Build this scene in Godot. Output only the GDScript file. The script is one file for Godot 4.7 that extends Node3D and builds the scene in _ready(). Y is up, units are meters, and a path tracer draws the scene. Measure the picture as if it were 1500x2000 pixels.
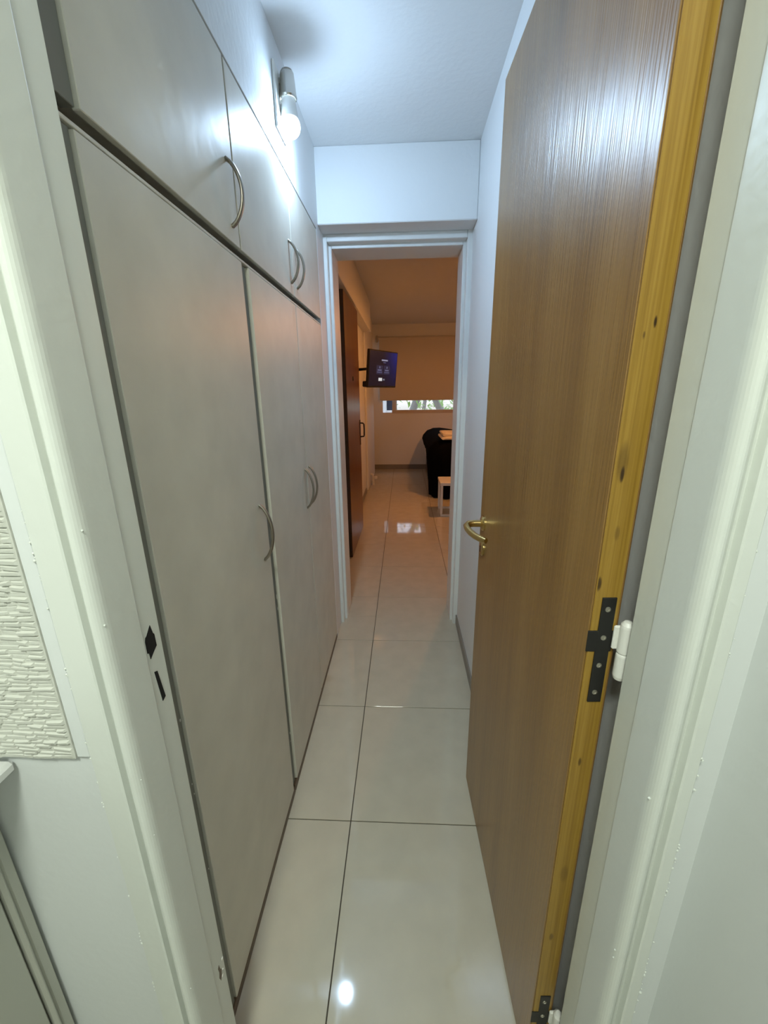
extends Node3D
# Narrow corridor with a built-in wardrobe, seen from the kitchen doorway.
# Coordinates below were measured from the floor tiles (one tile = 0.6 units); S turns them into metres (50 cm tiles).
const S := 0.84
var org := Vector3.ZERO
var M := {}
var taken := {}
var rng := RandomNumberGenerator.new()

# ---------------------------------------------------------------- helpers
func V(x: float, y: float, z: float) -> Vector3: return Vector3(x, y, z) * S

func new_st() -> SurfaceTool:
	var st := SurfaceTool.new()
	st.begin(Mesh.PRIMITIVE_TRIANGLES)
	return st

func tri(st: SurfaceTool, a: Vector3, b: Vector3, c: Vector3, n: Vector3, uv := []) -> void:
	var pts := [a, b, c]
	var t: Array = uv if uv.size() == 3 else [Vector2.ZERO, Vector2.ZERO, Vector2.ZERO]
	if (b - a).cross(c - a).dot(n) > 0.0:
		pts = [a, c, b]
		t = [t[0], t[2], t[1]]
	for i in 3:
		st.set_normal(n)
		st.set_uv(t[i])
		st.add_vertex(pts[i])

func quad(st: SurfaceTool, a: Vector3, b: Vector3, c: Vector3, d: Vector3, n: Vector3, uv := []) -> void:
	if uv.size() == 4:
		tri(st, a, b, c, n, [uv[0], uv[1], uv[2]])
		tri(st, a, c, d, n, [uv[0], uv[2], uv[3]])
	else:
		tri(st, a, b, c, n)
		tri(st, a, c, d, n)

# box between two measured corners with chamfered edges; faces carry 0..1 uvs (v runs down)
func box(st: SurfaceTool, x0: float, y0: float, z0: float, x1: float, y1: float, z1: float, ch := 0.002) -> void:
	var lo := V(minf(x0, x1), minf(y0, y1), minf(z0, z1)) - org
	var hi := V(maxf(x0, x1), maxf(y0, y1), maxf(z0, z1)) - org
	var d := hi - lo
	var c := minf(ch * S, minf(d.x, minf(d.y, d.z)) * 0.45)
	var ctr := (lo + hi) * 0.5
	var h := d * 0.5
	for ax in 3:
		var b := (ax + 1) % 3
		var e := (ax + 2) % 3
		for s in [-1.0, 1.0]:
			var n := Vector3.ZERO
			n[ax] = s
			var q := []
			var uv := []
			for k in [[-1, -1], [1, -1], [1, 1], [-1, 1]]:
				var p := Vector3.ZERO
				p[ax] = s * h[ax]
				p[b] = k[0] * (h[b] - c)
				p[e] = k[1] * (h[e] - c)
				q.append(ctr + p)
				if ax == 0: uv.append(Vector2(p.z / d.z + 0.5, 0.5 - p.y / d.y))
				elif ax == 1: uv.append(Vector2(p.x / d.x + 0.5, p.z / d.z + 0.5))
				else: uv.append(Vector2(p.x / d.x + 0.5, 0.5 - p.y / d.y))
			quad(st, q[0], q[1], q[2], q[3], n, uv)
	if c < 0.00005: return
	for ax in 3:
		var b := (ax + 1) % 3
		var e := (ax + 2) % 3
		for sb in [-1.0, 1.0]:
			for se in [-1.0, 1.0]:
				var n := Vector3.ZERO
				n[b] = sb
				n[e] = se
				n = n.normalized()
				var q := []
				for k in [[-1, 0], [1, 0], [1, 1], [-1, 1]]:
					var p := Vector3.ZERO
					p[ax] = k[0] * (h[ax] - c)
					p[b] = sb * (h[b] - (c if k[1] == 0 else 0.0))
					p[e] = se * (h[e] - (0.0 if k[1] == 0 else c))
					q.append(ctr + p)
				quad(st, q[0], q[1], q[2], q[3], n)
	for sx in [-1.0, 1.0]:
		for sy in [-1.0, 1.0]:
			for sz in [-1.0, 1.0]:
				var sg := Vector3(sx, sy, sz)
				var q := []
				for k in 3:
					var p := h
					for j in 3:
						if j != k: p[j] -= c
					q.append(ctr + p * sg)
				tri(st, q[0], q[1], q[2], sg.normalized())

# upright prism over a polygon given as [x, z] pairs
func prism(st: SurfaceTool, poly: Array, y0: float, y1: float) -> void:
	var n := poly.size()
	var pv := PackedVector2Array()
	for p in poly: pv.append(Vector2(p[0], p[1]))
	var ccw := 1.0 if not Geometry2D.is_polygon_clockwise(pv) else -1.0
	for i in n:
		var a: Vector2 = pv[i]
		var b: Vector2 = pv[(i + 1) % n]
		var t := b - a
		var nn := Vector3(t.y, 0, -t.x).normalized() * -ccw
		var mid := (a + b) * 0.5 + Vector2(nn.x, nn.z) * 0.0005
		if Geometry2D.is_point_in_polygon(mid, pv): nn = -nn
		quad(st, V(a.x, y0, a.y) - org, V(b.x, y0, b.y) - org, V(b.x, y1, b.y) - org, V(a.x, y1, a.y) - org, nn)
	var ix := Geometry2D.triangulate_polygon(pv)
	for k in range(0, ix.size(), 3):
		for yy in [[y0, -1.0], [y1, 1.0]]:
			tri(st, V(pv[ix[k]].x, yy[0], pv[ix[k]].y) - org, V(pv[ix[k + 1]].x, yy[0], pv[ix[k + 1]].y) - org, V(pv[ix[k + 2]].x, yy[0], pv[ix[k + 2]].y) - org, Vector3(0, yy[1], 0))

# surface of revolution: centre in measured units, axis direction, profile of [radius, along]
func lathe(st: SurfaceTool, c: Vector3, axis: Vector3, prof: Array, seg := 24) -> void:
	var ax := axis.normalized()
	var u := ax.cross(Vector3(0, 0, 1) if absf(ax.z) < 0.9 else Vector3(1, 0, 0)).normalized()
	var w := ax.cross(u)
	var o := c * S - org
	for i in prof.size() - 1:
		var a: Array = prof[i]
		var b: Array = prof[i + 1]
		var nr: float = b[1] - a[1]
		var na: float = a[0] - b[0]
		if absf(nr) + absf(na) < 0.000001: continue
		for k in seg:
			var t0 := TAU * k / seg
			var t1 := TAU * (k + 1) / seg
			var d0 := u * cos(t0) + w * sin(t0)
			var d1 := u * cos(t1) + w * sin(t1)
			var n0 := (d0 * nr + ax * na).normalized()
			var n1 := (d1 * nr + ax * na).normalized()
			var p := [o + (d0 * a[0] + ax * a[1]) * S, o + (d1 * a[0] + ax * a[1]) * S, o + (d1 * b[0] + ax * b[1]) * S, o + (d0 * b[0] + ax * b[1]) * S]
			var nn := [n0, n1, n1, n0]
			for f in [[0, 1, 2], [0, 2, 3]]:
				var q0: Vector3 = p[f[0]]
				var q1: Vector3 = p[f[1]]
				var q2: Vector3 = p[f[2]]
				var order := [f[0], f[1], f[2]]
				if (q1 - q0).cross(q2 - q0).dot(n0) > 0.0: order = [f[0], f[2], f[1]]
				for j in order:
					st.set_normal(nn[j])
					st.set_uv(Vector2.ZERO)
					st.add_vertex(p[j])

# tube swept along measured points; radii ra (sideways) and rb (along up)
func tube(st: SurfaceTool, pts: Array, radii: Array, up: Vector3, flat := 1.0, seg := 12) -> void:
	var rings := []
	var norms := []
	for i in pts.size():
		var a: Vector3 = pts[maxi(i - 1, 0)]
		var b: Vector3 = pts[mini(i + 1, pts.size() - 1)]
		var t := (b - a).normalized()
		var sd := t.cross(up).normalized()
		var vv := sd.cross(t).normalized()
		var r: float = radii[mini(i, radii.size() - 1)]
		var ring := []
		var nr := []
		for k in seg:
			var an := TAU * k / seg
			var dd := sd * cos(an) + vv * sin(an) * flat
			var nd := sd * cos(an) + vv * sin(an) / flat
			ring.append(((pts[i] as Vector3) + dd * r) * S - org)
			nr.append(nd.normalized())
		rings.append(ring)
		norms.append(nr)
	for i in pts.size() - 1:
		for k in seg:
			var k2 := (k + 1) % seg
			var p := [rings[i][k], rings[i][k2], rings[i + 1][k2], rings[i + 1][k]]
			var nn := [norms[i][k], norms[i][k2], norms[i + 1][k2], norms[i + 1][k]]
			for f in [[0, 1, 2], [0, 2, 3]]:
				var q0: Vector3 = p[f[0]]
				var q1: Vector3 = p[f[1]]
				var q2: Vector3 = p[f[2]]
				var order := [f[0], f[1], f[2]]
				if (q1 - q0).cross(q2 - q0).dot(nn[f[0]]) > 0.0: order = [f[0], f[2], f[1]]
				for j in order:
					st.set_normal(nn[j])
					st.set_uv(Vector2.ZERO)
					st.add_vertex(p[j])
	for e in [0, pts.size() - 1]:
		var ed: Vector3 = ((pts[e] as Vector3) - (pts[1 if e == 0 else e - 1] as Vector3)).normalized()
		for k in range(1, seg - 1): tri(st, rings[e][0], rings[e][k], rings[e][k + 1], ed)

func numbered(called: String) -> String:
	if not taken.has(called):
		taken[called] = 0
		return called
	taken[called] += 1
	return "%s_%03d" % [called, taken[called]]

func tag(o: Node, label: String, category: String, group := "", kind := "") -> void:
	o.set_meta("label", label)
	o.set_meta("category", category)
	if group != "": o.set_meta("group", group)
	if kind != "": o.set_meta("kind", kind)

func thing(called: String, label: String, category: String, at: Vector3, group := "", kind := "") -> Node3D:
	var o := Node3D.new()
	o.name = numbered(called)
	add_child(o)
	o.position = at * S
	org = at * S
	tag(o, label, category, group, kind)
	return o

func part(called: String, st: SurfaceTool, m: Material, parent: Node, label := "") -> MeshInstance3D:
	var o := MeshInstance3D.new()
	o.name = called
	o.mesh = st.commit()
	o.material_override = m
	o.cast_shadow = GeometryInstance3D.SHADOW_CASTING_SETTING_ON
	parent.add_child(o, true)
	if label != "": o.set_meta("label", label)
	return o

func pbox(called: String, parent: Node, m: Material, x0: float, y0: float, z0: float, x1: float, y1: float, z1: float, ch := 0.002) -> MeshInstance3D:
	var st := new_st()
	box(st, x0, y0, z0, x1, y1, z1, ch)
	return part(called, st, m, parent)

func struct_box(called: String, label: String, category: String, m: Material, boxes: Array) -> MeshInstance3D:
	org = Vector3.ZERO
	var st := new_st()
	for b in boxes: box(st, b[0], b[1], b[2], b[3], b[4], b[5], b[6] if b.size() > 6 else 0.002)
	var o := part(numbered(called), st, m, self)
	tag(o, label, category, "", "structure")
	return o

# ---------------------------------------------------------------- materials
func lin(r: float, g: float, b: float) -> Color: return Color(r, g, b).linear_to_srgb()

func mat(col: Color, rough: float, metal := 0.0) -> StandardMaterial3D:
	var m := StandardMaterial3D.new()
	m.albedo_color = col
	m.roughness = rough
	m.metallic = metal
	return m

func noise_image(sd: int, freq: float, oct: int, size := 256) -> Image:
	var n := FastNoiseLite.new()
	n.seed = sd
	n.noise_type = FastNoiseLite.TYPE_SIMPLEX_SMOOTH
	n.frequency = freq
	n.fractal_octaves = oct
	return n.get_seamless_image(size, size)

func relief(m: StandardMaterial3D, img: Image, scale_cm: float, per_metre: float) -> void:
	m.heightmap_enabled = true
	m.heightmap_texture = ImageTexture.create_from_image(img)
	m.heightmap_scale = scale_cm
	m.uv1_triplanar = true
	m.uv1_world_triplanar = true
	m.uv1_scale = Vector3.ONE * per_metre

# paint whose tone wanders a little (brush marks, dirt), multiplied over the base colour
func blotch(m: StandardMaterial3D, sd: int, amount: float, freq := 0.012) -> void:
	var n := noise_image(sd, freq, 4)
	var im := Image.create(256, 256, false, Image.FORMAT_RGB8)
	for y in 256:
		for x in 256:
			var v := 1.0 - amount * n.get_pixel(x, y).r
			im.set_pixel(x, y, Color(v, v, v * (1.0 - 0.15 * amount)))
	m.albedo_texture = ImageTexture.create_from_image(im)

# wood: long streaks along v, tones given as three linear colours
func wood_image(sd: int, w: int, h: int, dark: Color, mid: Color, light: Color, streak: float) -> Image:
	var n := FastNoiseLite.new()
	n.seed = sd
	n.noise_type = FastNoiseLite.TYPE_SIMPLEX_SMOOTH
	n.frequency = 1.0
	n.fractal_octaves = 3
	var f := FastNoiseLite.new()
	f.seed = sd + 9
	f.noise_type = FastNoiseLite.TYPE_SIMPLEX
	f.frequency = 1.0
	f.fractal_octaves = 2
	var im := Image.create(w, h, false, Image.FORMAT_RGB8)
	for y in h:
		for x in w:
			var u := float(x) / w
			var v := float(y) / h
			var broad := n.get_noise_2d(u * 5.0, v * 0.7 + 3.0)
			var warp := n.get_noise_2d(u * 2.0, v * 1.2 + 40.0) * 0.05
			var fine := f.get_noise_2d((u + warp) * streak, v * 5.0)
			var pore := f.get_noise_2d((u + warp) * streak * 3.1, v * 26.0 + 7.0)
			var t := clampf(0.5 + 0.55 * broad + 0.30 * fine, 0.0, 1.0)
			var c := dark.lerp(mid, t * 2.0) if t < 0.5 else mid.lerp(light, t * 2.0 - 1.0)
			if pore > 0.35: c = c.lerp(dark, (pore - 0.35) * 0.8)
			im.set_pixel(x, y, c.linear_to_srgb())
	return im

func make_materials() -> void:
	var fine := noise_image(3, 0.06, 4)
	var orange := noise_image(5, 0.035, 3)
	M.wall = mat(lin(0.78, 0.79, 0.79), 0.55)
	relief(M.wall, orange, 0.04, 4.0)
	M.ceiling = mat(lin(0.76, 0.77, 0.77), 0.75)
	relief(M.ceiling, orange, 0.05, 4.0)
	M.kwall = mat(lin(0.70, 0.72, 0.71), 0.5)
	relief(M.kwall, orange, 0.02, 5.0)
	M.bedwall = mat(lin(0.78, 0.79, 0.79), 0.7)
	M.bedceil = mat(lin(0.76, 0.77, 0.77), 0.9)
	M.trim = mat(lin(0.69, 0.71, 0.66), 0.38)
	relief(M.trim, fine, 0.025, 3.0)
	M.fartrim = mat(lin(0.78, 0.79, 0.77), 0.35)
	M.closet = mat(lin(0.70, 0.68, 0.605), 0.42)
	M.closet.metallic_specular = 0.27
	relief(M.closet, noise_image(8, 0.02, 3), 0.03, 2.0)
	blotch(M.closet, 21, 0.045)
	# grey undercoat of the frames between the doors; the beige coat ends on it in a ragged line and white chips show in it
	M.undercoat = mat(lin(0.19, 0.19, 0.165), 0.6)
	M.plinth = mat(lin(0.14, 0.10, 0.065), 0.5)
	M.tile = mat(lin(0.55, 0.505, 0.405), 0.05)
	M.tile.uv1_triplanar = true
	M.tile.uv1_world_triplanar = true
	M.tile.uv1_scale = Vector3.ONE * 1.1
	blotch(M.tile, 31, 0.04, 0.03)
	M.grout = mat(lin(0.075, 0.062, 0.045), 0.8)
	M.skirt = mat(lin(0.26, 0.235, 0.20), 0.4)
	M.steel = mat(lin(0.36, 0.33, 0.28), 0.32, 1.0)
	M.brass = mat(lin(0.62, 0.46, 0.19), 0.28, 1.0)
	M.black = mat(lin(0.012, 0.011, 0.010), 0.45)
	M.screw = mat(lin(0.55, 0.52, 0.45), 0.35, 1.0)
	M.whitepaint = mat(lin(0.78, 0.77, 0.72), 0.4)
	M.chrome = mat(lin(0.52, 0.50, 0.46), 0.25, 1.0)
	M.porcelain = mat(lin(0.80, 0.80, 0.78), 0.25)
	M.hole = mat(lin(0.004, 0.004, 0.004), 0.9)  # near-black standing for the dark inside openings
	# door veneer
	var vim := wood_image(11, 512, 1024, Color(0.22, 0.112, 0.028), Color(0.285, 0.152, 0.040), Color(0.335, 0.188, 0.056), 70.0)
	M.veneer = mat(Color.WHITE, 0.31)
	M.veneer.albedo_texture = ImageTexture.create_from_image(vim)
	M.veneer.heightmap_enabled = true
	var gim := Image.create(512, 512, false, Image.FORMAT_RGB8)
	var gn := FastNoiseLite.new()
	gn.seed = 4
	gn.noise_type = FastNoiseLite.TYPE_SIMPLEX
	gn.frequency = 1.0
	gn.fractal_octaves = 2
	for y in 512:
		for x in 512:
			var v := 0.5 + 0.5 * gn.get_noise_2d(x * 0.42, y * 0.012)
			gim.set_pixel(x, y, Color(v, v, v))
	M.veneer.heightmap_texture = ImageTexture.create_from_image(gim)
	M.veneer.heightmap_scale = 0.05
	# pine of the door's edge, with its knots and nail hole where the photograph has them (fractions of the height from the top)
	var pim := wood_image(17, 64, 1024, Color(0.25, 0.135, 0.016), Color(0.345, 0.20, 0.030), Color(0.40, 0.245, 0.045), 6.0)
	for kn in [[0.30, 0.3795, 0.07, 5.0, 0.9], [0.25, 0.372, 0.20, 12.0, 0.3], [0.60, 0.2955, 0.05, 3.0, 0.95], [0.30, 0.302, 0.04, 2.0, 0.5], [0.06, 0.452, 0.10, 5.0, 0.8], [0.45, 0.417, 0.10, 5.0, 0.25], [0.4, 0.60, 0.07, 4.0, 0.55], [0.5, 0.72, 0.2, 10.0, 0.2], [0.35, 0.80, 0.10, 5.0, 0.4]]:
		for y in range(int(kn[1] * 1024 - kn[3] * 2), int(kn[1] * 1024 + kn[3] * 2)):
			for x in 64:
				var dx: float = (x / 64.0 - kn[0]) / kn[2]
				var dy: float = (y - kn[1] * 1024.0) / kn[3]
				var k: float = clampf(1.3 - dx * dx - dy * dy, 0.0, 1.0) * kn[4]
				if k > 0.0 and y >= 0 and y < 1024:
					pim.set_pixel(x, y, pim.get_pixel(x, y).lerp(lin(0.035, 0.016, 0.004), k))
	M.pine = mat(Color.WHITE, 0.38)
	M.pine.albedo_texture = ImageTexture.create_from_image(pim)
	# entry door
	var eim := wood_image(23, 256, 512, Color(0.11, 0.040, 0.007), Color(0.15, 0.058, 0.011), Color(0.18, 0.074, 0.016), 40.0)
	M.entry = mat(Color.WHITE, 0.3)
	M.entry.albedo_texture = ImageTexture.create_from_image(eim)
	M.entry_edge_shade = mat(lin(0.03, 0.012, 0.005), 0.5)  # hinge edge lies in shade; that darkness is put into its colour
	M.blanket = mat(lin(0.003, 0.003, 0.004), 0.95)
	M.blanket.metallic_specular = 0.1
	M.towel = mat(lin(0.78, 0.72, 0.62), 0.95)
	M.white = mat(lin(0.75, 0.74, 0.72), 0.4)
	M.blind = mat(lin(0.62, 0.58, 0.52), 0.9)
	M.winframe = mat(lin(0.55, 0.47, 0.38), 0.5)
	M.winwhite = mat(lin(0.80, 0.81, 0.83), 0.4)
	M.curtain_dark = mat(lin(0.03, 0.035, 0.06), 0.3)
	M.glass = mat(Color(1, 1, 1, 0.06), 0.02)
	M.glass.transparency = BaseMaterial3D.TRANSPARENCY_ALPHA
	M.bark = mat(lin(0.22, 0.21, 0.20), 0.9)
	M.leaf = mat(lin(0.22, 0.33, 0.12), 0.7)
	M.leaf.backlight_enabled = true
	M.leaf.backlight = Color(0.35, 0.5, 0.2)
	M.counter = mat(lin(0.62, 0.62, 0.60), 0.25)
	M.cabinet = mat(lin(0.40, 0.40, 0.345), 0.45)
	M.stone = mat(lin(0.58, 0.58, 0.52), 0.35)
	relief(M.stone, fine, 0.05, 6.0)
	M.plastic = mat(lin(0.010, 0.010, 0.012), 0.3)
	M.bulb = mat(lin(0.95, 0.97, 1.0), 0.3)
	M.bulb.emission_enabled = true
	M.bulb.emission = Color(0.86, 0.94, 1.0)
	M.bulb.emission_energy_multiplier = 5.0
	M.warm = mat(lin(0.9, 0.85, 0.75), 0.4)
	M.warm.emission_enabled = true
	M.warm.emission = Color(1.0, 0.72, 0.42)
	M.warm.emission_energy_multiplier = 6.0
	M.kit = mat(lin(0.9, 0.9, 0.88), 0.4)
	M.kit.emission_enabled = true
	M.kit.emission = Color(0.93, 1.0, 0.90)
	M.kit.emission_energy_multiplier = 4.0

# ---------------------------------------------------------------- camera, sky, exposure
func setup_view() -> void:
	var cam := Camera3D.new()
	cam.name = "camera"
	cam.fov = rad_to_deg(2.0 * atan(1000.0 / 792.5))
	cam.near = 0.02
	cam.far = 200.0
	add_child(cam)
	cam.position = V(0, 1.601, 0)
	cam.basis = Basis.from_euler(Vector3(-0.288052, 0.050211, -0.013968))
	cam.current = true
	var env := Environment.new()
	env.background_mode = Environment.BG_SKY
	var sky := Sky.new()
	var sm := ProceduralSkyMaterial.new()
	sm.sky_top_color = Color(0.80, 0.86, 0.95)
	sm.sky_horizon_color = Color(0.95, 0.97, 1.0)
	sm.ground_horizon_color = Color(0.80, 0.82, 0.84)
	sm.ground_bottom_color = Color(0.45, 0.45, 0.43)
	sm.sun_angle_max = 1.0
	sm.energy_multiplier = 1.0
	sky.sky_material = sm
	env.sky = sky
	env.background_energy_multiplier = 2.4
	env.ambient_light_source = Environment.AMBIENT_SOURCE_DISABLED
	env.tonemap_mode = Environment.TONE_MAPPER_LINEAR
	env.tonemap_exposure = 1.22
	env.sdfgi_enabled = true
	env.ssao_enabled = true
	env.ssil_enabled = true
	var we := WorldEnvironment.new()
	we.name = "world_environment"
	we.environment = env
	add_child(we)

# ---------------------------------------------------------------- room shell
func build_floor() -> void:
	org = Vector3.ZERO
	var f := struct_box("floor", "glossy pale beige porcelain tile floor running through the corridor into the bedroom", "floor", M.grout, [[-2.2, -0.12, -8.9, 3.9, -0.0035, 2.6, 0.0]])
	var full := new_st()
	box(full, 0.002, -0.012, -0.598, 0.598, 0.0, -0.002, 0.0005)
	var fm := full.commit()
	for k in range(-6, 13):
		var z := -1.1657 - 0.6 * k
		for c in range(-3, 6):
			var x := -0.2047 + 0.6 * c
			if x < -1.7 or x > 3.3 or z > 2.4: continue
			if z > -2.0 and (x > 0.5 or (x < -1.0 and z < -0.6)): continue
			var pieces := [[z, z - 0.6]]
			if c == -1 and k == 2: pieces = [[z, -2.67], [-2.67, z - 0.6]]
			for pc in pieces:
				var o := MeshInstance3D.new()
				o.name = "tile"
				if pieces.size() == 1:
					o.mesh = fm
					o.position = V(x, 0, z)
				else:
					var st := new_st()
					box(st, 0.0015, -0.012, pc[1] - pc[0] + 0.0015, 0.5985, 0.0, -0.0015, 0.0005)
					o.mesh = st.commit()
					o.position = V(x, 0, pc[0])
				o.material_override = M.tile
				f.add_child(o, true)

func build_shell() -> void:
	struct_box("ceiling_corridor", "white plaster ceiling of the narrow corridor above the wardrobe", "ceiling", M.ceiling, [[-1.3, 2.785, -2.75, 0.75, 2.95, -0.45, 0.0]])
	struct_box("wall_corridor_left", "white plaster wall above the wardrobe doors carrying the bare bulb", "wall", M.wall, [[-0.60, 2.413, -2.45, -0.45, 2.785, -0.545, 0.001], [-1.3, 0.0, -2.75, -1.15, 2.785, -0.545, 0.0], [-1.15, 0.0, -2.6, -0.45, 2.445, -2.402, 0.002]])
	struct_box("wall_corridor_right", "smooth white corridor wall behind the open wooden door", "wall", M.wall, [[0.38, 0.0, -2.75, 0.55, 2.785, -0.545, 0.0]])
	struct_box("wall_lintel", "white dropped lintel above the far door frame", "wall", M.wall, [[-1.15, 2.445, -2.75, 0.38, 2.785, -2.45, 0.004], [-1.3, 0.0, -2.75, -0.45, 2.445, -2.6, 0.0]])
	struct_box("baseboard_right", "taupe tile skirting along the corridor wall behind the wooden door", "baseboard", M.skirt, [[0.371, 0.0, -2.59, 0.38, 0.07, -0.56, 0.002]])
	# kitchen
	struct_box("wall_kitchen_front", "pale kitchen wall around the near door frame", "wall", M.kwall, [[-1.75, 0.0, -0.545, -0.44, 2.785, -0.452, 0.0], [0.385, 0.0, -0.545, 0.60, 2.785, -0.452, 0.0], [-0.44, 2.44, -0.545, 0.385, 2.785, -0.452, 0.0]])
	struct_box("wall_kitchen_right", "pale plaster kitchen wall beside the right door jamb", "wall", M.kwall, [[0.432, 0.0, -0.452, 0.60, 2.785, 2.4, 0.0]])
	struct_box("wall_kitchen_left", "pale kitchen wall behind the counter", "wall", M.kwall, [[-1.90, 0.0, -0.545, -1.75, 2.785, 2.4, 0.0]])
	struct_box("wall_kitchen_back", "pale kitchen wall facing the corridor", "wall", M.kwall, [[-1.90, 0.0, 2.4, 0.60, 2.785, 2.55, 0.0]])
	struct_box("ceiling_kitchen", "white kitchen ceiling with a flat lamp", "ceiling", M.ceiling, [[-1.90, 2.785, -0.45, 0.60, 2.95, 2.55, 0.0]])
	# bedroom
	struct_box("ceiling_bedroom", "plain bedroom ceiling in warm lamp light", "ceiling", M.bedceil, [[-0.95, 2.87, -8.9, 3.9, 3.05, -2.75, 0.0]])
	struct_box("wall_bedroom_left", "cream bedroom wall behind the open entry door, with a beam along its top", "wall", M.bedwall, [[-0.95, 0.0, -8.9, -0.62, 2.87, -2.75, 0.0], [-0.62, 2.475, -6.67, -0.50, 2.87, -2.86, 0.006], [-0.62, 0.0, -8.25, -0.59, 2.87, -6.68, 0.006]])
	struct_box("wall_bedroom_right", "cream bedroom wall on the bed side", "wall", M.bedwall, [[3.4, 0.0, -8.9, 3.9, 2.87, -2.75, 0.0]])
	struct_box("wall_bedroom_near", "cream bedroom wall that holds the far door frame", "wall", M.bedwall, [[0.38, 0.0, -2.85, 3.9, 2.87, -2.75, 0.0], [-0.95, 0.0, -2.85, -0.46, 2.87, -2.75, 0.0], [-0.46, 2.445, -2.85, 0.38, 2.87, -2.75, 0.0]])
	struct_box("wall_bedroom_far", "cream bedroom wall below and around the window", "wall", M.bedwall, [[-0.95, 0.0, -8.85, 3.9, 1.17, -8.67, 0.0], [-0.95, 2.55, -8.85, 3.9, 2.87, -8.67, 0.0], [-0.95, 1.17, -8.85, -0.43, 2.55, -8.67, 0.0], [2.3, 1.17, -8.85, 3.9, 2.55, -8.67, 0.0]])
	struct_box("baseboard_far", "dark taupe skirting under the bedroom window", "baseboard", M.skirt, [[-0.62, 0.0, -8.67, 3.4, 0.10, -8.655, 0.003]])
	struct_box("baseboard_left", "dark taupe skirting along the bedroom wall below the television", "baseboard", M.skirt, [[-0.62, 0.0, -6.54, -0.608, 0.08, -2.86, 0.003]])

func arc_pts(cx: float, cz: float, r: float, a0: float, a1: float, n: int) -> Array:
	var out := []
	for i in n + 1:
		var a := deg_to_rad(lerpf(a0, a1, float(i) / n))
		out.append([cx + r * cos(a), cz + r * sin(a)])
	return out

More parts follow.
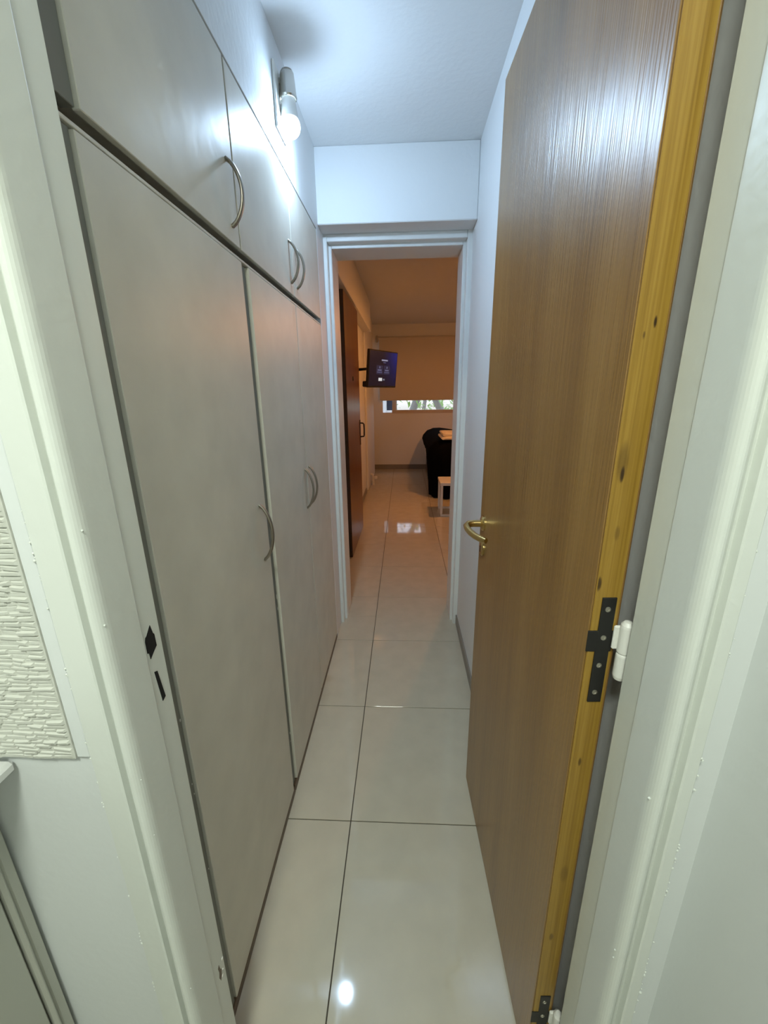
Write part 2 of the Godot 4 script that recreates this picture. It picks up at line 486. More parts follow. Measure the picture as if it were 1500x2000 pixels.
func build_near_frame() -> void:
	# left jamb: flat rebated face, rounded bead on the corner, a hollow and a flat casing; mirrored on the right
	var t := thing("trim_1", "thickly painted off-white door frame with a rounded bead around the near doorway", "door frame", Vector3(-0.42, 0, -0.5), "", "structure")
	for side in [-1.0, 1.0]:
		var xi: float = -0.390 if side < 0 else 0.345   # inner face
		var xo: float = -0.455 if side < 0 else 0.397   # outer edge of the casing
		var q: float = side
		var bead := 0.0225 if side < 0 else 0.030
		var poly := []
		poly.append([xi + q * 0.0, -0.551 if side < 0 else -0.555])
		poly.append([xi, -0.512])
		poly.append([xi - q * 0.0025, -0.508])
		poly.append([xi - q * 0.0025, -0.4565])
		# bead: rounded nose, then a slope sinking into a step at the casing
		for i in 8:
			var a := deg_to_rad(lerpf(0.0, 95.0, i / 7.0))
			poly.append([xi - q * 0.0025 + q * 0.011 * (1.0 - cos(a)), -0.456 + 0.018 * sin(a)])
		for i in 6:
			var u := (i + 1) / 6.0
			poly.append([xi + q * lerpf(0.0095, bead, u), -0.4382 - 0.0155 * (u * u * (3.0 - 2.0 * u))])
		poly.append([xi + q * (bead + 0.001), -0.4537])
		poly.append([xi + q * (bead + 0.002), -0.4425])
		poly.append([xi + q * (bead + 0.004), -0.4405])
		poly.append([xo - q * 0.004, -0.4405])
		poly.append([xo, -0.4445])
		poly.append([xo, -0.555])
		var st := new_st()
		prism(st, poly, 0.0, 2.44)
		var jp := part("jamb", st, M.trim, t)
		if side < 0:
			# strike openings: black shapes laid on the jamb, their inner dark put into the colour
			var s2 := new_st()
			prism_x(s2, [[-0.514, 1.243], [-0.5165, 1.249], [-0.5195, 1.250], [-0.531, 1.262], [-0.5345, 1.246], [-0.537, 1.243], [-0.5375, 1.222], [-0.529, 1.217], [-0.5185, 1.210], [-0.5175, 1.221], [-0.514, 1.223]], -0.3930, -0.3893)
			part("strike_opening_dark", s2, M.hole, t, "black shape for the dark of the ragged latch opening")
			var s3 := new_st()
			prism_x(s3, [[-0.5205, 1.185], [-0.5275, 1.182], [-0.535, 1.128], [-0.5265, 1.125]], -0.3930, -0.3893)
			part("strike_opening_dark", s3, M.hole, t, "black shape for the dark of the narrow bolt opening")
	# brown knock on the left jamb near the floor, with raised white flecks
	var sm := new_st()
	prism_x(sm, [[-0.528, 0.440], [-0.533, 0.444], [-0.535, 0.428], [-0.539, 0.418], [-0.536, 0.404], [-0.531, 0.396], [-0.527, 0.412], [-0.530, 0.425]], -0.3915, -0.3897)
	part("scuff_mark", sm, M.plinth, t)
	var fk := new_st()
	for q in [[-0.538, 0.398, 0.004], [-0.547, 0.436, 0.004], [-0.543, 0.41, 0.0025]]:
		lathe(fk, Vector3(-0.390, q[1], q[0]), Vector3(1, 0, 0), [[q[2], -0.001], [q[2] * 0.7, 0.0012], [0.0, 0.0018]], 7)
	part("paint_flecks", fk, M.whitepaint, t)
	var hd := new_st()
	box(hd, -0.392, 2.39, -0.555, 0.347, 2.44, -0.4405, 0.006)
	part("head", hd, M.trim, t)
	# paint nicks and blobs on the edges
	rng.seed = 77
	for side in [-1.0, 1.0]:
		var bl := new_st()
		for i in 60:
			var y := rng.randf_range(0.55, 1.75)
			var r := rng.randf_range(0.0008, 0.0022)
			var px: float = (-0.455 if side < 0 else 0.397) + rng.randf_range(-0.0018, 0.0018)
			var sel := rng.randf()
			var pz := -0.4438
			if sel > 0.95:
				px = -0.388 if side < 0 else 0.343
				pz = -0.446
			lathe(bl, Vector3(px, y, pz), Vector3(rng.randf_range(-0.3, 0.3), rng.randf_range(-0.3, 0.3), 1), [[r, -r * 0.5], [r * 0.8, r * 0.35], [0.0, r * 0.7]], 7)
		var p := part("paint_blobs", bl, M.trim, t)
		p.set_meta("kind", "stuff")

# polygon of [z, y] pairs extruded along x
func prism_x(st: SurfaceTool, poly: Array, x0: float, x1: float) -> void:
	var pv := PackedVector2Array()
	for p in poly: pv.append(Vector2(p[0], p[1]))
	var n := pv.size()
	for i in n:
		var a: Vector2 = pv[i]
		var b: Vector2 = pv[(i + 1) % n]
		var t := b - a
		var n2 := Vector2(t.y, -t.x).normalized()
		if Geometry2D.is_point_in_polygon((a + b) * 0.5 + n2 * 0.0004, pv): n2 = -n2
		quad(st, V(x0, a.y, a.x) - org, V(x0, b.y, b.x) - org, V(x1, b.y, b.x) - org, V(x1, a.y, a.x) - org, Vector3(0, n2.y, n2.x))
	var ix := Geometry2D.triangulate_polygon(pv)
	for k in range(0, ix.size(), 3):
		for xx in [[minf(x0, x1), -1.0], [maxf(x0, x1), 1.0]]:
			tri(st, V(xx[0], pv[ix[k]].y, pv[ix[k]].x) - org, V(xx[0], pv[ix[k + 1]].y, pv[ix[k + 1]].x) - org, V(xx[0], pv[ix[k + 2]].y, pv[ix[k + 2]].x) - org, Vector3(xx[1], 0, 0))

func build_far_frame() -> void:
	var t := thing("trim_2", "white painted stepped door frame at the end of the corridor", "door frame", Vector3(-0.43, 0, -2.62), "", "structure")
	var l := new_st()
	prism(l, [[-0.455, -2.86], [-0.455, -2.585], [-0.433, -2.585], [-0.429, -2.589], [-0.429, -2.635], [-0.416, -2.635], [-0.412, -2.639], [-0.412, -2.86]], 0.0, 2.445)
	part("jamb", l, M.fartrim, t)
	var r := new_st()
	prism(r, [[0.385, -2.86], [0.385, -2.585], [0.356, -2.585], [0.352, -2.589], [0.352, -2.635], [0.339, -2.635], [0.335, -2.639], [0.335, -2.86]], 0.0, 2.445)
	part("jamb", r, M.fartrim, t)
	var h := new_st()
	box(h, -0.429, 2.408, -2.86, 0.352, 2.445, -2.585, 0.003)
	box(h, -0.412, 2.388, -2.86, 0.335, 2.412, -2.635, 0.003)
	part("head", h, M.fartrim, t)

# ---------------------------------------------------------------- wardrobe
func bow_handle(parent: Node, x: float, y: float, z: float, len: float, proud: float, m: Material) -> void:
	var st := new_st()
	var pts := []
	var rr := []
	for i in 17:
		var a := -1.0 + 2.0 * i / 16.0
		var k := 1.0 - a * a
		pts.append(Vector3(x + proud * pow(k, 0.75), y + a * len * 0.5, z))
		rr.append(0.0052)
	tube(st, pts, rr, Vector3(0, 0, 1), 1.35, 10)
	part("handle", st, m, parent, "brushed metal bow handle")

func cupboard(called: String, label: String, y0: float, y1: float, doors: Array, z0: float, z1: float, low: bool) -> void:
	var t := thing(called, label, "wardrobe", Vector3(-0.75, y0 if not low else 0.0, (z0 + z1) * 0.5), "doors of the built-in wardrobe")
	pbox("body", t, M.closet, -1.14, y0 if low else y0 - 0.0225, z0, -0.56 if low else -0.60, y1, z1, 0.002)
	pbox("face_frame", t, M.closet, -0.56 if low else -0.60, y0 + (0.0 if low else 0.03), z0, -0.476, y1, z1, 0.002)
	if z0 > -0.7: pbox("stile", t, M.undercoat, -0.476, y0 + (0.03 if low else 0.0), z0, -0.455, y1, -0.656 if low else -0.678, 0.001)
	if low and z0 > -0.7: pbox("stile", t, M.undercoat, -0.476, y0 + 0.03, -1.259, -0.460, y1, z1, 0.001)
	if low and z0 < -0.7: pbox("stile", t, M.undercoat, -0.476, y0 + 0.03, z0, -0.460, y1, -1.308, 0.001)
	if low: pbox("top_rail", t, M.closet, -0.56, y1 + 0.0025, z0, -0.4515, y1 + 0.009, z1, 0.001)
	if low:
		var chips := new_st()
		var spots := [[-0.4545, 0.965, -0.652, 0.005], [-0.4545, 0.797, -0.651, 0.003], [-0.4545, 0.768, -0.652, 0.0035], [-0.4545, 0.538, -0.652, 0.003]] if z0 > -0.7 else [[-0.4595, 0.892, -1.304, 0.013], [-0.4595, 0.846, -1.303, 0.008], [-0.4595, 0.28, -1.302, 0.009], [-0.4595, 0.24, -1.301, 0.004]]
		for q in spots:
			var fl := []
			for i in 7:
				var an := TAU * i / 7.0
				var rr: float = q[3] * (0.75 + 0.25 * sin(i * 2.3 + q[1] * 40.0))
				fl.append([q[2] + 0.30 * rr * cos(an), q[1] + rr * sin(an)])
			prism_x(chips, fl, q[0] - 0.001, q[0] + 0.0004)
		part("paint_chips", chips, M.whitepaint, t).set_meta("kind", "stuff")
	if low: pbox("plinth", t, M.plinth, -1.13, 0.0, z0 - 0.001, -0.4505, 0.028, z1 + 0.001, 0.002)
	for d in doors:
		var st := new_st()
		box(st, -0.473 if low else -0.463, y0 + (0.034 if low else 0.0), d[0], -0.45, y1, d[1], 0.0012)
		var dr := part("door", st, M.closet, t)
		if low: bow_handle(dr, -0.45, 1.176, d[2], 0.185, 0.035, M.steel)
		else: bow_handle(dr, -0.45, 2.098, d[2], 0.150, 0.035, M.steel)

func build_wardrobe() -> void:
	cupboard("wardrobe_cabinet", "tall single-door beige wardrobe section beside the latch side of the door frame", 0.0, 1.9515, [[-0.660, -1.257, -1.200]], -0.60, -1.2795, true)
	cupboard("wardrobe_cabinet", "tall double-door beige wardrobe section beside the far doorway", 0.0, 1.9515, [[-1.312, -1.843, -1.810], [-1.852, -2.392, -1.890]], -1.281, -2.40, true)
	cupboard("upper_cupboard", "single-door upper beige cupboard over the tall single wardrobe door", 1.984, 2.406, [[-0.682, -1.261, -1.218]], -0.60, -1.264, false)
	cupboard("upper_cupboard", "double-door upper beige cupboard under the bare bulb", 1.984, 2.406, [[-1.270, -1.842, -1.80], [-1.851, -2.392, -1.895]], -1.265, -2.40, false)

# ---------------------------------------------------------------- doors
func hinge_on_edge(parent: Node, y: float, full: bool) -> void:
	var hg := new_st()
	var yb := y - (0.125 if full else 0.10)
	box(hg, 0.0145, yb, -0.0005, 0.037, y + 0.071, 0.0022, 0.0006)
	box(hg, -0.0004, y - 0.026, -0.0005, 0.040, y + 0.012, 0.0018, 0.0005)
	var leaf := part("hinge_leaf", hg, M.black, parent, "black steel hinge leaf let into the door edge")
	var sc := new_st()
	for dy in [0.051, 0.0, -0.052, -0.105]:
		lathe(sc, Vector3(0.0245, y + dy, 0.0022), Vector3(0, 0, 1), [[0.0046, 0.0], [0.0044, 0.0009], [0.0022, 0.0012], [0.0018, 0.0004], [0.0, 0.0004]], 12)
	part("screws", sc, M.screw, leaf)
	var br := new_st()
	lathe(br, Vector3(0.0535, y + 0.0, 0.013), Vector3(0, 1, 0), [[0.0, 0.036], [0.006, 0.035], [0.0098, 0.030], [0.0105, 0.026], [0.0105, -0.018], [0.0100, -0.0195], [0.0092, -0.0205]], 20)
	var lk := new_st()
	lathe(lk, Vector3(0.0535, y, 0.013), Vector3(0, 1, 0), [[0.0088, -0.0205], [0.0100, -0.0225], [0.0105, -0.025], [0.0105, -0.062], [0.009, -0.068], [0.005, -0.071], [0.0, -0.0715]], 20)
	part("knuckle", lk, M.whitepaint, parent)
	box(br, 0.0375, y - 0.018, 0.002, 0.053, y + 0.024, 0.008, 0.002)
	part("knuckle", br, M.whitepaint, parent, "paint-covered white hinge barrel")

func build_door() -> void:
	# hung on the right jamb, opened back along the corridor wall
	var t := thing("door_1", "open flush wooden door with brown veneer face and yellow pine edge, hung on the right jamb", "door", Vector3(0.2965, 0, -0.585), "", "structure")
	t.rotation.y = 0.0368
	org = Vector3.ZERO
	var W := -0.777
	var H := 2.385
	pbox("leaf_core", t, M.pine, 0.003, 0.012, W, 0.043, H, 0.0, 0.0012)
	var v := new_st()
	box(v, 0.0, 0.012, W, 0.0032, H, -0.0005, 0.0008)
	part("veneer_face", v, M.veneer, t, "varnished brown wood veneer")
	var v2 := new_st()
	box(v2, 0.0428, 0.012, W, 0.046, H, -0.0005, 0.0008)
	part("veneer_face", v2, M.veneer, t)
	hinge_on_edge(t, 1.217, true)
	hinge_on_edge(t, 0.213, true)
	hinge_on_edge(t, 2.17, true)
	# lever handle on its round rose, keyhole plate below
	var hx := 0.0
	var hz := -0.727
	var h := new_st()
	lathe(h, Vector3(hx, 1.172, hz), Vector3(-1, 0, 0), [[0.026, 0.0], [0.026, 0.004], [0.022, 0.009], [0.012, 0.011], [0.0105, 0.012], [0.0105, 0.02]], 24)
	var rose := part("handle_rose", h, M.brass, t)
	var lv := new_st()
	var pts := [Vector3(hx - 0.012, 1.172, hz), Vector3(hx - 0.035, 1.172, hz), Vector3(hx - 0.052, 1.171, hz + 0.002), Vector3(hx - 0.060, 1.168, hz + 0.012), Vector3(hx - 0.060, 1.164, hz + 0.03), Vector3(hx - 0.055, 1.160, hz + 0.055), Vector3(hx - 0.046, 1.158, hz + 0.085), Vector3(hx - 0.034, 1.158, hz + 0.112), Vector3(hx - 0.022, 1.158, hz + 0.13)]
	tube(lv, pts, [0.0105, 0.0105, 0.0105, 0.0105, 0.010, 0.0098, 0.0095, 0.0092, 0.0075], Vector3(0, 1, 0), 1.15, 14)
	part("lever", lv, M.brass, rose, "curved brass lever")
	var es := new_st()
	lathe(es, Vector3(hx, 1.082, hz), Vector3(-1, 0, 0), [[0.026, 0.0], [0.026, 0.003], [0.021, 0.007], [0.006, 0.008], [0.0, 0.008]], 24)
	part("keyhole_plate", es, M.brass, t)
	var kh := new_st()
	box(kh, hx - 0.0088, 1.070, hz - 0.0025, hx - 0.006, 1.092, hz + 0.0025, 0.0005)
	part("keyhole", kh, M.hole, t)

func build_entry_door() -> void:
	var t := thing("door_2", "open reddish-brown flush entry door standing against the bedroom wall", "door", Vector3(-0.508, 0, -3.76), "", "structure")
	t.rotation.y = -0.012
	org = Vector3.ZERO
	pbox("leaf", t, M.entry, -0.062, 0.012, -0.985, 0.0, 2.43, -0.004, 0.002)
	pbox("edge_strip", t, M.entry_edge_shade, -0.061, 0.013, -0.004, -0.001, 2.43, 0.0, 0.001)  # hinge side of the leaf with its shade painted in
	for y in [2.2, 1.15, 0.17]:
		var h := new_st()
		box(h, -0.05, y - 0.10, 0.0, -0.016, y + 0.10, 0.004, 0.001)
		lathe(h, Vector3(-0.058, y, 0.008), Vector3(0, 1, 0), [[0.0, 0.1], [0.012, 0.1], [0.012, -0.1], [0.0, -0.1]], 12)
		part("hinge", h, M.black, t)
	var p := new_st()
	lathe(p, Vector3(0.0, 1.73, -0.45), Vector3(1, 0, 0), [[0.022, 0.0], [0.022, 0.006], [0.014, 0.008], [0.0, 0.006]], 16)
	part("peephole", p, M.black, t)
	var st := new_st()
	var pts := []
	for k in [[0.0, 1.265], [0.035, 1.262], [0.046, 1.25], [0.048, 1.2], [0.047, 1.13], [0.044, 1.115], [0.0, 1.11]]: pts.append(Vector3(k[0], k[1], -0.93))
	tube(st, pts, [0.008], Vector3(0, 0, 1), 1.0, 8)
	part("pull_handle", st, M.black, t)
	pbox("lock_plate", t, M.black, 0.0, 1.02, -0.955, 0.006, 1.30, -0.91, 0.002)

# ---------------------------------------------------------------- corridor lamp
func build_lamp() -> void:
	var bx := -0.412
	var bz := -1.795
	var by := 2.53
	var t := thing("wall_lamp", "bare glowing light bulb in a metal socket on the wall above the wardrobe", "lamp", Vector3(-0.45, 2.6, bz))
	pbox("back_plate", t, M.whitepaint, -0.45, 2.50, bz + 0.062, -0.441, 2.69, bz - 0.062, 0.003)
	var sk := new_st()
	lathe(sk, Vector3(bx, by, bz), Vector3(0, 1, 0), [[0.0285, 0.078], [0.031, 0.083], [0.0295, 0.09], [0.026, 0.135], [0.024, 0.152], [0.019, 0.160], [0.0, 0.161]], 24)
	tube(sk, [Vector3(-0.445, 2.66, bz), Vector3(-0.43, 2.66, bz), Vector3(bx, 2.66, bz)], [0.011], Vector3(0, 1, 0), 1.0, 12)
	part("socket", sk, M.chrome, t, "brushed metal lamp socket")
	var nk := new_st()
	lathe(nk, Vector3(bx, by, bz), Vector3(0, 1, 0), [[0.031, 0.020], [0.029, 0.040], [0.026, 0.062], [0.024, 0.078]], 24)
	part("bulb_neck", nk, M.porcelain, t)
	var gl := new_st()
	var prof := []
	for i in 13:
		var a := deg_to_rad(lerpf(-90.0, 33.0, i / 12.0))
		prof.append([0.037 * cos(a), 0.037 * sin(a)])
	lathe(gl, Vector3(bx, by, bz), Vector3(0, 1, 0), prof, 28)
	part("light_bulb", gl, M.bulb, t, "glowing cool white bulb")
	# light given off: mostly down and sideways, as the opaque neck and socket shade the rest
	var o := OmniLight3D.new()
	o.name = "bulb_light"
	o.position = V(bx, by, bz) - t.position
	o.light_color = Color(0.74, 0.87, 1.0)
	o.light_energy = 0.22
	o.light_size = 0.022
	o.omni_range = 12.0
	o.omni_attenuation = 2.0
	o.shadow_enabled = true
	t.add_child(o)
	var sp := SpotLight3D.new()
	sp.name = "bulb_downlight"
	sp.position = o.position
	sp.rotation.x = -PI / 2
	sp.spot_angle = 89.0
	sp.spot_angle_attenuation = 1.0
	sp.light_color = Color(0.78, 0.89, 1.0)
	sp.light_energy = 0.20
	sp.light_size = 0.022
	sp.spot_range = 12.0
	sp.spot_attenuation = 2.0
	sp.shadow_enabled = true
	t.add_child(sp)

func build_kitchen() -> void:
	var t := thing("ceiling_lamp", "flat round white ceiling lamp of the kitchen", "lamp", Vector3(-0.2, 2.785, 0.55))
	var st := new_st()
	lathe(st, Vector3(-0.2, 2.785, 0.55), Vector3(0, -1, 0), [[0.21, 0.0], [0.21, 0.03], [0.20, 0.035], [0.19, 0.035]], 40)
	part("rim", st, M.white, t)
	var d := new_st()
	lathe(d, Vector3(-0.2, 2.785, 0.55), Vector3(0, -1, 0), [[0.19, 0.033], [0.15, 0.045], [0.08, 0.052], [0.0, 0.054]], 40)
	part("diffuser_light", d, M.kit, t)
	var a := AreaLight3D.new()
	a.name = "kitchen_light"
	a.area_size = Vector2(0.30, 0.30)
	a.position = V(0, -0.06, 0)
	a.rotation.x = -PI / 2
	a.light_color = Color(0.965, 1.0, 0.95)
	a.light_energy = 2.08
	a.area_range = 12.0
	a.area_attenuation = 2.0
	a.shadow_enabled = true
	t.add_child(a)
	# counter along the left wall
	var c := thing("kitchen_counter", "kitchen base cabinet with a pale overhanging worktop below the textured tiles", "cabinet", Vector3(-1.2, 0, 0.6))
	pbox("carcass", c, M.cabinet, -1.745, 0.0, -0.449, -0.648, 1.064, 2.39, 0.002)
	pbox("stile", c, M.cabinet, -0.648, 0.08, -0.446, -0.637, 1.05, -0.428, 0.003)
	pbox("moulding", c, M.cabinet, -0.648, 0.08, -0.4265, -0.633, 1.05, -0.417, 0.004)
	pbox("door", c, M.cabinet, -0.648, 0.09, -0.414, -0.638, 1.04, 0.30, 0.003)
	pbox("door", c, M.cabinet, -0.648, 0.09, 0.306, -0.638, 1.04, 1.0, 0.003)
	var top := new_st()
	box(top, -1.745, 1.064, -0.449, -0.579, 1.084, 2.39, 0.005)
	part("worktop", top, M.counter, c)
	# textured tiles above the counter
	var b := thing("backsplash_panel", "white textured split-stone wall tiles ending beside the left door jamb", "wall tiles", Vector3(-1.0, 1.09, -0.445), "", "structure")
	pbox("backing", b, M.stone, -1.74, 1.092, -0.4515, -0.478, 2.2, -0.444, 0.001)
	pbox("edge_strip", b, M.kwall, -0.4775, 1.094, -0.4515, -0.4555, 2.2, -0.4455, 0.002)
	var rl := new_st()
	rng.seed = 5
	var y := 1.0935
	while y < 1.95:
		var hh := rng.randf_range(0.0058, 0.0082)
		var x := -0.479
		while x > -0.95:
			var w := rng.randf_range(0.012, 0.034)
			var pz := rng.randf_range(0.0006, 0.0045)
			var tl := rng.randf_range(-0.0012, 0.0012)
			var x1 := maxf(x - w, -0.95)
			var z0 := -0.4445
			var p := [V(x, y + tl, z0) - org, V(x1, y - tl, z0) - org, V(x1, y + hh - tl, z0) - org, V(x, y + hh + tl, z0) - org]
			var e := 0.0015
			var f := [V(x - e, y + tl + e, z0 + pz) - org, V(x1 + e, y - tl + e, z0 + pz * 0.8) - org, V(x1 + e, y + hh - tl - e, z0 + pz) - org, V(x - e, y + hh + tl - e, z0 + pz * 1.15) - org]
			quad(rl, f[0], f[1], f[2], f[3], (f[1] - f[0]).cross(f[3] - f[0]).normalized() * (1.0 if (f[1] - f[0]).cross(f[3] - f[0]).z > 0 else -1.0))
			quad(rl, p[0], p[1], f[1], f[0], Vector3(0, -0.8, 0.6))
			quad(rl, p[3], p[2], f[2], f[3], Vector3(0, 0.8, 0.6))
			quad(rl, p[0], p[3], f[3], f[0], Vector3(0.8, 0, 0.6))
			quad(rl, p[1], p[2], f[2], f[1], Vector3(-0.8, 0, 0.6))
			x = x1 - 0.0004
		y += hh
	var rp := part("stone_relief", rl, M.stone, b)
	rp.set_meta("kind", "stuff")

# ---------------------------------------------------------------- bedroom
func build_bedroom() -> void:
	# warm lamp out of sight behind the wall, over the bed side
	var lx := 1.08
	var lz := -5.3
	var l := thing("pendant_lamp", "warm pendant lamp with an opaque shade hanging in the bedroom", "lamp", Vector3(lx, 2.87, lz))
	var g := new_st()
	lathe(g, Vector3(lx, 2.87, lz), Vector3(0, -1, 0), [[0.06, 0.0], [0.06, 0.03], [0.012, 0.04], [0.012, 0.26]], 20)
	part("rod", g, M.white, l)
	var shd := new_st()
	lathe(shd, Vector3(lx, 2.87, lz), Vector3(0, -1, 0), [[0.02, 0.25], [0.07, 0.255], [0.10, 0.28], [0.20, 0.45], [0.197, 0.45], [0.097, 0.285], [0.0, 0.262]], 32)
	part("lamp_shade", shd, M.white, l)
	var gl := new_st()
	var prof := []
	for i in 17:
		var a := deg_to_rad(lerpf(-90, 90, i / 16.0))
		prof.append([0.05 * cos(a), 0.46 + 0.05 * sin(a)])
	lathe(gl, Vector3(lx, 2.87, lz), Vector3(0, -1, 0), prof, 28)
	part("light_bulb", gl, M.warm, l)
	var o := OmniLight3D.new()
	o.name = "pendant_light"
	o.position = V(0, -0.46, 0)
	o.light_color = Color(1.0, 0.645, 0.33)
	o.light_energy = 0.92
	o.light_size = 0.04
	o.omni_range = 14.0
	o.omni_attenuation = 2.0
	o.shadow_enabled = true
	l.add_child(o)

	# television on a swivel bracket
	var tv := thing("television", "flat television with a dark blue menu screen on a black swivel wall bracket", "television", Vector3(-0.24, 1.857, -5.125))
	tv.basis = Basis(Vector3.UP, deg_to_rad(61.0)) * Basis(Vector3.RIGHT, 0.095)
	org = Vector3.ZERO
	pbox("housing", tv, M.plastic, -0.318, -0.208, -0.035, 0.318, 0.208, 0.0, 0.006)
	pbox("rear_bulge", tv, M.plastic, -0.312, -0.207, -0.085, 0.312, -0.14, -0.033, 0.01)
	var im := Image.create(256, 160, false, Image.FORMAT_RGB8)
	for y in 160:
		for x in 256:
			var u := x / 255.0
			var v := y / 159.0
			var k := clampf((u - 0.45) * 1.9, 0.0, 1.0) * clampf(1.15 - v * 0.95, 0.0, 1.0)
			im.set_pixel(x, y, Color(0.055, 0.06, 0.13).lerp(Color(0.03, 0.13, 0.46), k))
	var c1 := Color(0.62, 0.62, 0.72)
	im.fill_rect(Rect2i(106, 36, 58, 7), c1)
	im.fill_rect(Rect2i(122, 48, 26, 4), Color(0.35, 0.36, 0.5))
	for k in 2:
		var ox := 62 + k * 68
		im.fill_rect(Rect2i(ox, 64, 60, 42), Color(0.17, 0.17, 0.27))
		im.fill_rect(Rect2i(ox + 26, 68, 9, 10), Color(0.45, 0.45, 0.58))
		im.fill_rect(Rect2i(ox + 12, 83, 36, 6), Color(0.42, 0.42, 0.55))
		im.fill_rect(Rect2i(ox + 6, 93, 48, 6), Color(0.32, 0.32, 0.45))
	im.fill_rect(Rect2i(86, 122, 34, 15), Color(0.93, 0.93, 0.93))
	im.fill_rect(Rect2i(127, 126, 18, 8), Color(0.5, 0.5, 0.55))
	var sm := mat(Color(0.02, 0.02, 0.02), 0.25)
	sm.emission_enabled = true
	sm.emission = Color.WHITE
	sm.emission_operator = BaseMaterial3D.EMISSION_OP_MULTIPLY
	sm.emission_texture = ImageTexture.create_from_image(im)
	sm.emission_energy_multiplier = 0.62
	var sc := new_st()
	quad(sc, V(-0.304, 0.196, 0.0008), V(0.304, 0.196, 0.0008), V(0.304, -0.188, 0.0008), V(-0.304, -0.188, 0.0008), Vector3(0, 0, 1), [Vector2(0, 0), Vector2(1, 0), Vector2(1, 1), Vector2(0, 1)])
	part("screen", sc, sm, tv, "lit dark blue menu screen")
	# its swivel bracket, built in room axes and fixed to the wall behind
	org = Vector3.ZERO
	var back := tv.transform.affine_inverse()
	var wp := pbox("wall_plate", tv, M.plastic, -0.6195, 1.77, -5.66, -0.59, 2.00, -5.45, 0.003)
	wp.transform = back
	var arm := new_st()
	tube(arm, [Vector3(-0.595, 1.88, -5.55), Vector3(-0.50, 1.88, -5.45), Vector3(-0.40, 1.88, -5.30), Vector3(-0.262, 1.866, -5.145)], [0.018], Vector3(0, 1, 0), 1.0, 10)
	part("swivel_arm", arm, M.plastic, tv, "black swivel arm to the wall").transform = back

	# gas pipe elbow at the foot of the pier
	var vl := thing("pipe_valve", "small white pipe valve low on the bedroom pier", "valve", Vector3(-0.575, 0.0, -7.2))
	var vs := new_st()
	tube(vs, [Vector3(-0.583, 0.20, -7.1), Vector3(-0.555, 0.19, -7.1), Vector3(-0.54, 0.15, -7.1), Vector3(-0.54, 0.0, -7.1)], [0.022], Vector3(0, 0, 1), 1.0, 10)
	part("pipe", vs, M.white, vl)
	var vk := new_st()
	lathe(vk, Vector3(-0.52, 0.13, -7.1), Vector3(1, 0, 0), [[0.03, 0.0], [0.035, 0.01], [0.035, 0.05], [0.0, 0.055]], 14)
	part("knob", vk, M.white, vl)

	# bed with black cover
	var bd := thing("bed", "bed on a dark base under a black cover", "bed", Vector3(1.2, 0, -7.0))
	pbox("base", bd, M.plastic, 0.46, 0.0, -8.3, 2.1, 0.34, -6.15, 0.01)
	pbox("mattress", bd, M.white, 0.44, 0.34, -8.35, 2.1, 0.80, -6.13, 0.06)
	build_blanket()
	for k in 2:
		var tw := thing("folded_towel", ["lower pale folded towel lying on the black bed cover", "upper pale folded towel of the pair lying on the black bed cover"][k], "towel", Vector3(0.8, 0.90 + 0.05 * k, -6.35), "folded towels on the bed")
		var st := new_st()
		var y0 := 0.905 + 0.049 * k
		tube(st, [Vector3(0.575 + 0.02 * k, y0 + 0.0235, -6.62), Vector3(0.58 + 0.02 * k, y0 + 0.024, -6.25), Vector3(0.585 + 0.02 * k, y0 + 0.0235, -6.10)], [0.0235], Vector3(0, 1, 0), 0.95, 12)
		box(st, 0.58 + 0.02 * k, y0, -6.62, 1.05, y0 + 0.047, -6.10 - 0.02 * k, 0.012)
		part("cloth", st, M.towel, tw)
	# white bedside stand
	var sb := thing("bedside_stand", "small white open-frame stand in front of the black bed", "stand", Vector3(0.7, 0, -5.3))
	pbox("top", sb, M.white, 0.478, 0.418, -5.60, 1.0, 0.455, -5.18, 0.003)
	pbox("foot_rail", sb, M.white, 0.49, 0.0, -5.215, 1.0, 0.028, -5.185, 0.002)
	pbox("foot_rail", sb, M.white, 0.49, 0.0, -5.595, 1.0, 0.028, -5.565, 0.002)
	for z in [[-5.185, -5.215], [-5.565, -5.595]]:
		pbox("leg", sb, M.white, 0.485, 0.028, z[0], 0.515, 0.418, z[1], 0.002)
		pbox("leg", sb, M.white, 0.965, 0.028, z[0], 0.995, 0.418, z[1], 0.002)

	# roller blind and window
	var rb := thing("roller_blind", "lowered beige roller blind leaving a narrow gap above the window sill", "blind", Vector3(0.9, 2.6, -8.63))
	var tb := new_st()
	tube(tb, [Vector3(-0.50, 2.60, -8.625), Vector3(2.5, 2.60, -8.625)], [0.04], Vector3(0, 1, 0), 1.0, 16)
	part("tube", tb, M.blind, rb)
	pbox("bracket", rb, M.winframe, -0.53, 2.54, -8.67, -0.505, 2.66, -8.60, 0.004)
	pbox("fabric", rb, M.blind, -0.485, 1.445, -8.595, 2.48, 2.60, -8.591, 0.001)
	pbox("bottom_bar", rb, M.blind, -0.49, 1.425, -8.602, 2.485, 1.45, -8.584, 0.004)
	var w := thing("window_1", "bedroom window with trees outside, showing only below the blind", "window", Vector3(0.9, 1.17, -8.75), "", "structure")
	pbox("sill", w, M.winframe, -0.24, 1.17, -8.70, 2.3, 1.236, -8.655, 0.004)
	pbox("mullion", w, M.winframe, -0.235, 1.20, -8.80, -0.15, 2.55, -8.69, 0.004)
	pbox("frame", w, M.winframe, 2.22, 1.20, -8.80, 2.3, 2.55, -8.69, 0.004)
	pbox("frame", w, M.winframe, -0.15, 2.47, -8.80, 2.22, 2.55, -8.70, 0.004)
	pbox("sill", w, M.winwhite, -0.43, 1.165, -8.80, -0.235, 1.185, -8.66, 0.002)
	var pg := new_st()
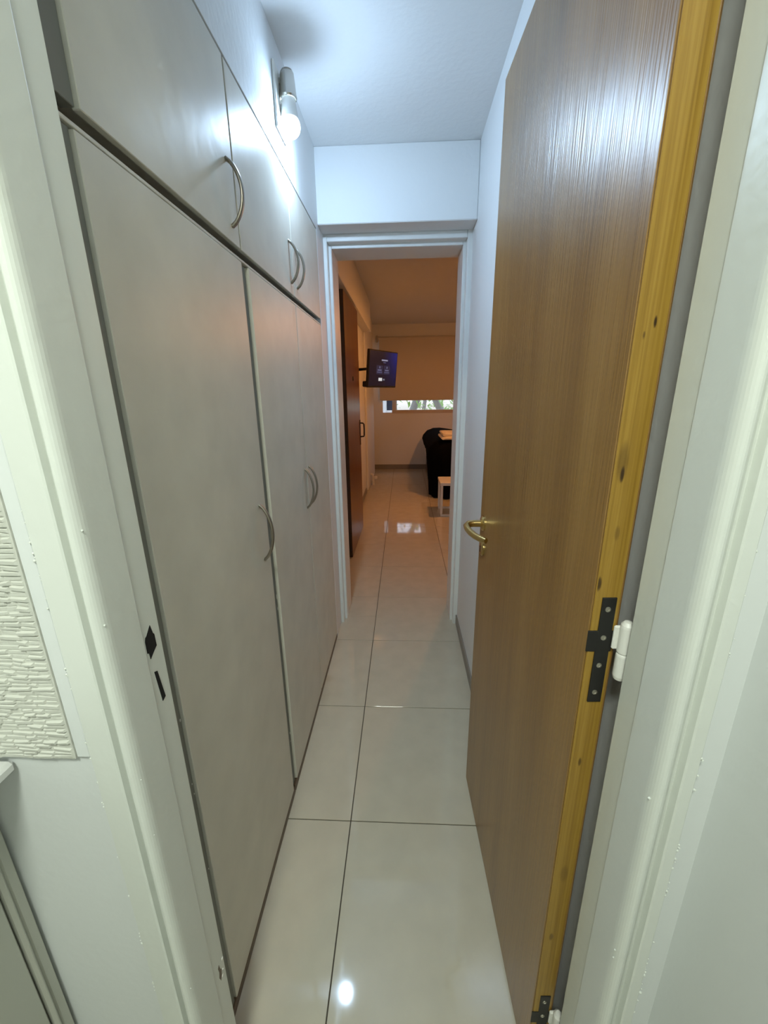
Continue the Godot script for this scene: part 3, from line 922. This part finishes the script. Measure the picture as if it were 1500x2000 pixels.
	quad(pg, V(-0.15, 1.23, -8.75) - org, V(2.22, 1.23, -8.75) - org, V(2.22, 2.47, -8.75) - org, V(-0.15, 2.47, -8.75) - org, Vector3(0, 0, 1))
	part("pane", pg, M.glass, w)

func build_blanket() -> void:
	# black cover: rounded over the bed's side and foot, hanging in folds nearly to the floor
	var t := thing("blanket", "black bed cover hanging in folds to the floor beside the white stand", "bed cover", Vector3(1.2, 0, -6.9))
	var st := new_st()
	# sections along the outline of the bed (left side from head to foot, then along the foot), each a profile over the edge
	var path := []
	for i in 13: path.append([Vector2(0.47, lerpf(-8.3, -6.35, i / 12.0)), Vector2(-1, 0)])
	for i in 7:
		var a := deg_to_rad(lerpf(180, 90, i / 6.0))
		path.append([Vector2(0.67 + 0.20 * cos(a), -6.32 + 0.20 * sin(a)), Vector2(cos(a), sin(a))])
	for i in 12: path.append([Vector2(lerpf(0.75, 2.1, i / 11.0), -6.12), Vector2(0, 1)])
	var rows := []
	for i in path.size():
		var p: Vector2 = path[i][0]
		var n: Vector2 = path[i][1]
		var side := clampf(1.0 - float(i) / 12.0, 0.0, 1.0)
		var drop := lerpf(0.02, 0.58, clampf((float(11 - i)) / 3.0, 0.0, 1.0))
		var row := []
		row.append(Vector3(1.3, 0.895, -7.2))
		row.append(Vector3(p.x - n.x * 0.25, 0.90, p.y - n.y * 0.25))
		row.append(Vector3(p.x - n.x * 0.12, 0.895, p.y - n.y * 0.12))
		row.append(Vector3(p.x + n.x * 0.0, 0.85, p.y))
		row.append(Vector3(p.x + n.x * 0.08, 0.76, p.y + n.y * 0.08))
		var wob := 0.025 * sin(i * 2.1) + 0.012 * sin(i * 4.3)
		for k in 6:
			var v := (k + 1) / 6.0
			var yy := lerpf(0.72, drop, v)
			var out := 0.105 + wob * v - 0.05 * v
			row.append(Vector3(p.x + n.x * out, yy, p.y + n.y * out))
		rows.append(row)
	var norm := []
	for i in rows.size():
		var nr := []
		for j in rows[i].size():
			var a: Vector3 = rows[mini(i + 1, rows.size() - 1)][j] - rows[maxi(i - 1, 0)][j]
			var b: Vector3 = rows[i][mini(j + 1, rows[i].size() - 1)] - rows[i][maxi(j - 1, 0)]
			var n := a.cross(b)
			if n.length() < 1e-6: n = Vector3.UP
			n = n.normalized()
			var outw := Vector3(path[i][1].x, 0.6, path[i][1].y)
			if n.dot(outw) < 0: n = -n
			nr.append(n)
		norm.append(nr)
	for i in rows.size() - 1:
		for j in rows[i].size() - 1:
			var id := [[i, j], [i + 1, j], [i + 1, j + 1], [i, j + 1]]
			for f in [[0, 1, 2], [0, 2, 3]]:
				var q := []
				for k in f: q.append(rows[id[k][0]][id[k][1]] * S - org)
				var fn: Vector3 = norm[id[f[0]][0]][id[f[0]][1]]
				var order: Array = f if (q[1] - q[0]).cross(q[2] - q[0]).dot(fn) <= 0.0 else [f[0], f[2], f[1]]
				for k in order:
					st.set_normal(norm[id[k][0]][id[k][1]])
					st.set_uv(Vector2.ZERO)
					st.add_vertex(rows[id[k][0]][id[k][1]] * S - org)
	part("cover", st, M.blanket, t)

func build_trees() -> void:
	# white post and dark pane added outside so the sky lights the gap's left end
	var bp := thing("added_skylit_post", "white post added outside the left end of the window gap to catch sky light", "post", Vector3(-0.42, 0.0, -9.4), "", "structure")
	pbox("shaft", bp, M.winwhite, -0.60, -3.0, -9.5, -0.385, 3.2, -9.35, 0.004)
	var bs := thing("added_dark_pane", "dark blue window pane added outside beside the white post", "screen", Vector3(-0.3, 0.0, -9.4), "", "structure")
	pbox("panel", bs, M.curtain_dark, -0.38, 1.20, -9.45, -0.15, 3.2, -9.40, 0.003)
	pbox("rail", bs, M.winwhite, -0.38, 1.10, -9.47, -0.15, 1.197, -9.38, 0.003)
	# street trees beyond the window
	rng.seed = 12
	var spots := [[0.2, -11.2, 0.10, 0.35], [1.1, -13.2, 0.12, -0.42], [2.2, -15.2, 0.16, -0.75], [0.9, -17.4, 0.08, 0.15]]
	var looks := ["grey street tree trunk leaning right behind the window gap", "grey street tree trunk leaning left behind the window gap", "thick slanting grey tree trunk behind the window gap", "thin upright street tree behind the window gap"]
	for i in spots.size():
		var s: Array = spots[i]
		var t := thing("street_tree", looks[i], "tree", Vector3(s[0], -3.0, s[1]), "trees outside the bedroom window")
		var st := new_st()
		var pts := []
		for k in 9:
			var y := -3.0 + k * 0.9
			pts.append(Vector3(s[0] + s[3] * (y - 1.1) + 0.06 * sin(k * 1.7 + i), y, s[1]))
		tube(st, pts, [s[2] * 1.3, s[2] * 1.2, s[2] * 1.1, s[2], s[2], s[2] * 0.9, s[2] * 0.8, s[2] * 0.6, s[2] * 0.4], Vector3(0, 0, 1), 1.0, 10)
		part("trunk", st, M.bark, t)
		var lf := new_st()
		for k in 260:
			var c := Vector3(s[0] + clampf(rng.randfn(0.0, 0.55), -1.2, 1.2), rng.randf_range(0.4, 4.2), s[1] + clampf(rng.randfn(0.0, 0.4), -0.85, 0.85))
			var d := Vector3(rng.randf_range(-1, 1), rng.randf_range(-1, 0.6), rng.randf_range(-1, 1)).normalized()
			var e := d.cross(Vector3(0.3, 1, 0.2)).normalized() * rng.randf_range(0.03, 0.06)
			d *= rng.randf_range(0.06, 0.14)
			quad(lf, (c - d) * S - org, (c + e) * S - org, (c + d) * S - org, (c - e) * S - org, d.cross(e).normalized())
		var p := part("foliage", lf, M.leaf, t)
		p.set_meta("kind", "stuff")

func _ready() -> void:
	setup_view()
	make_materials()
	build_floor()
	build_shell()
	build_near_frame()
	build_far_frame()
	build_wardrobe()
	build_door()
	build_entry_door()
	build_lamp()
	build_kitchen()
	build_bedroom()
	build_trees()
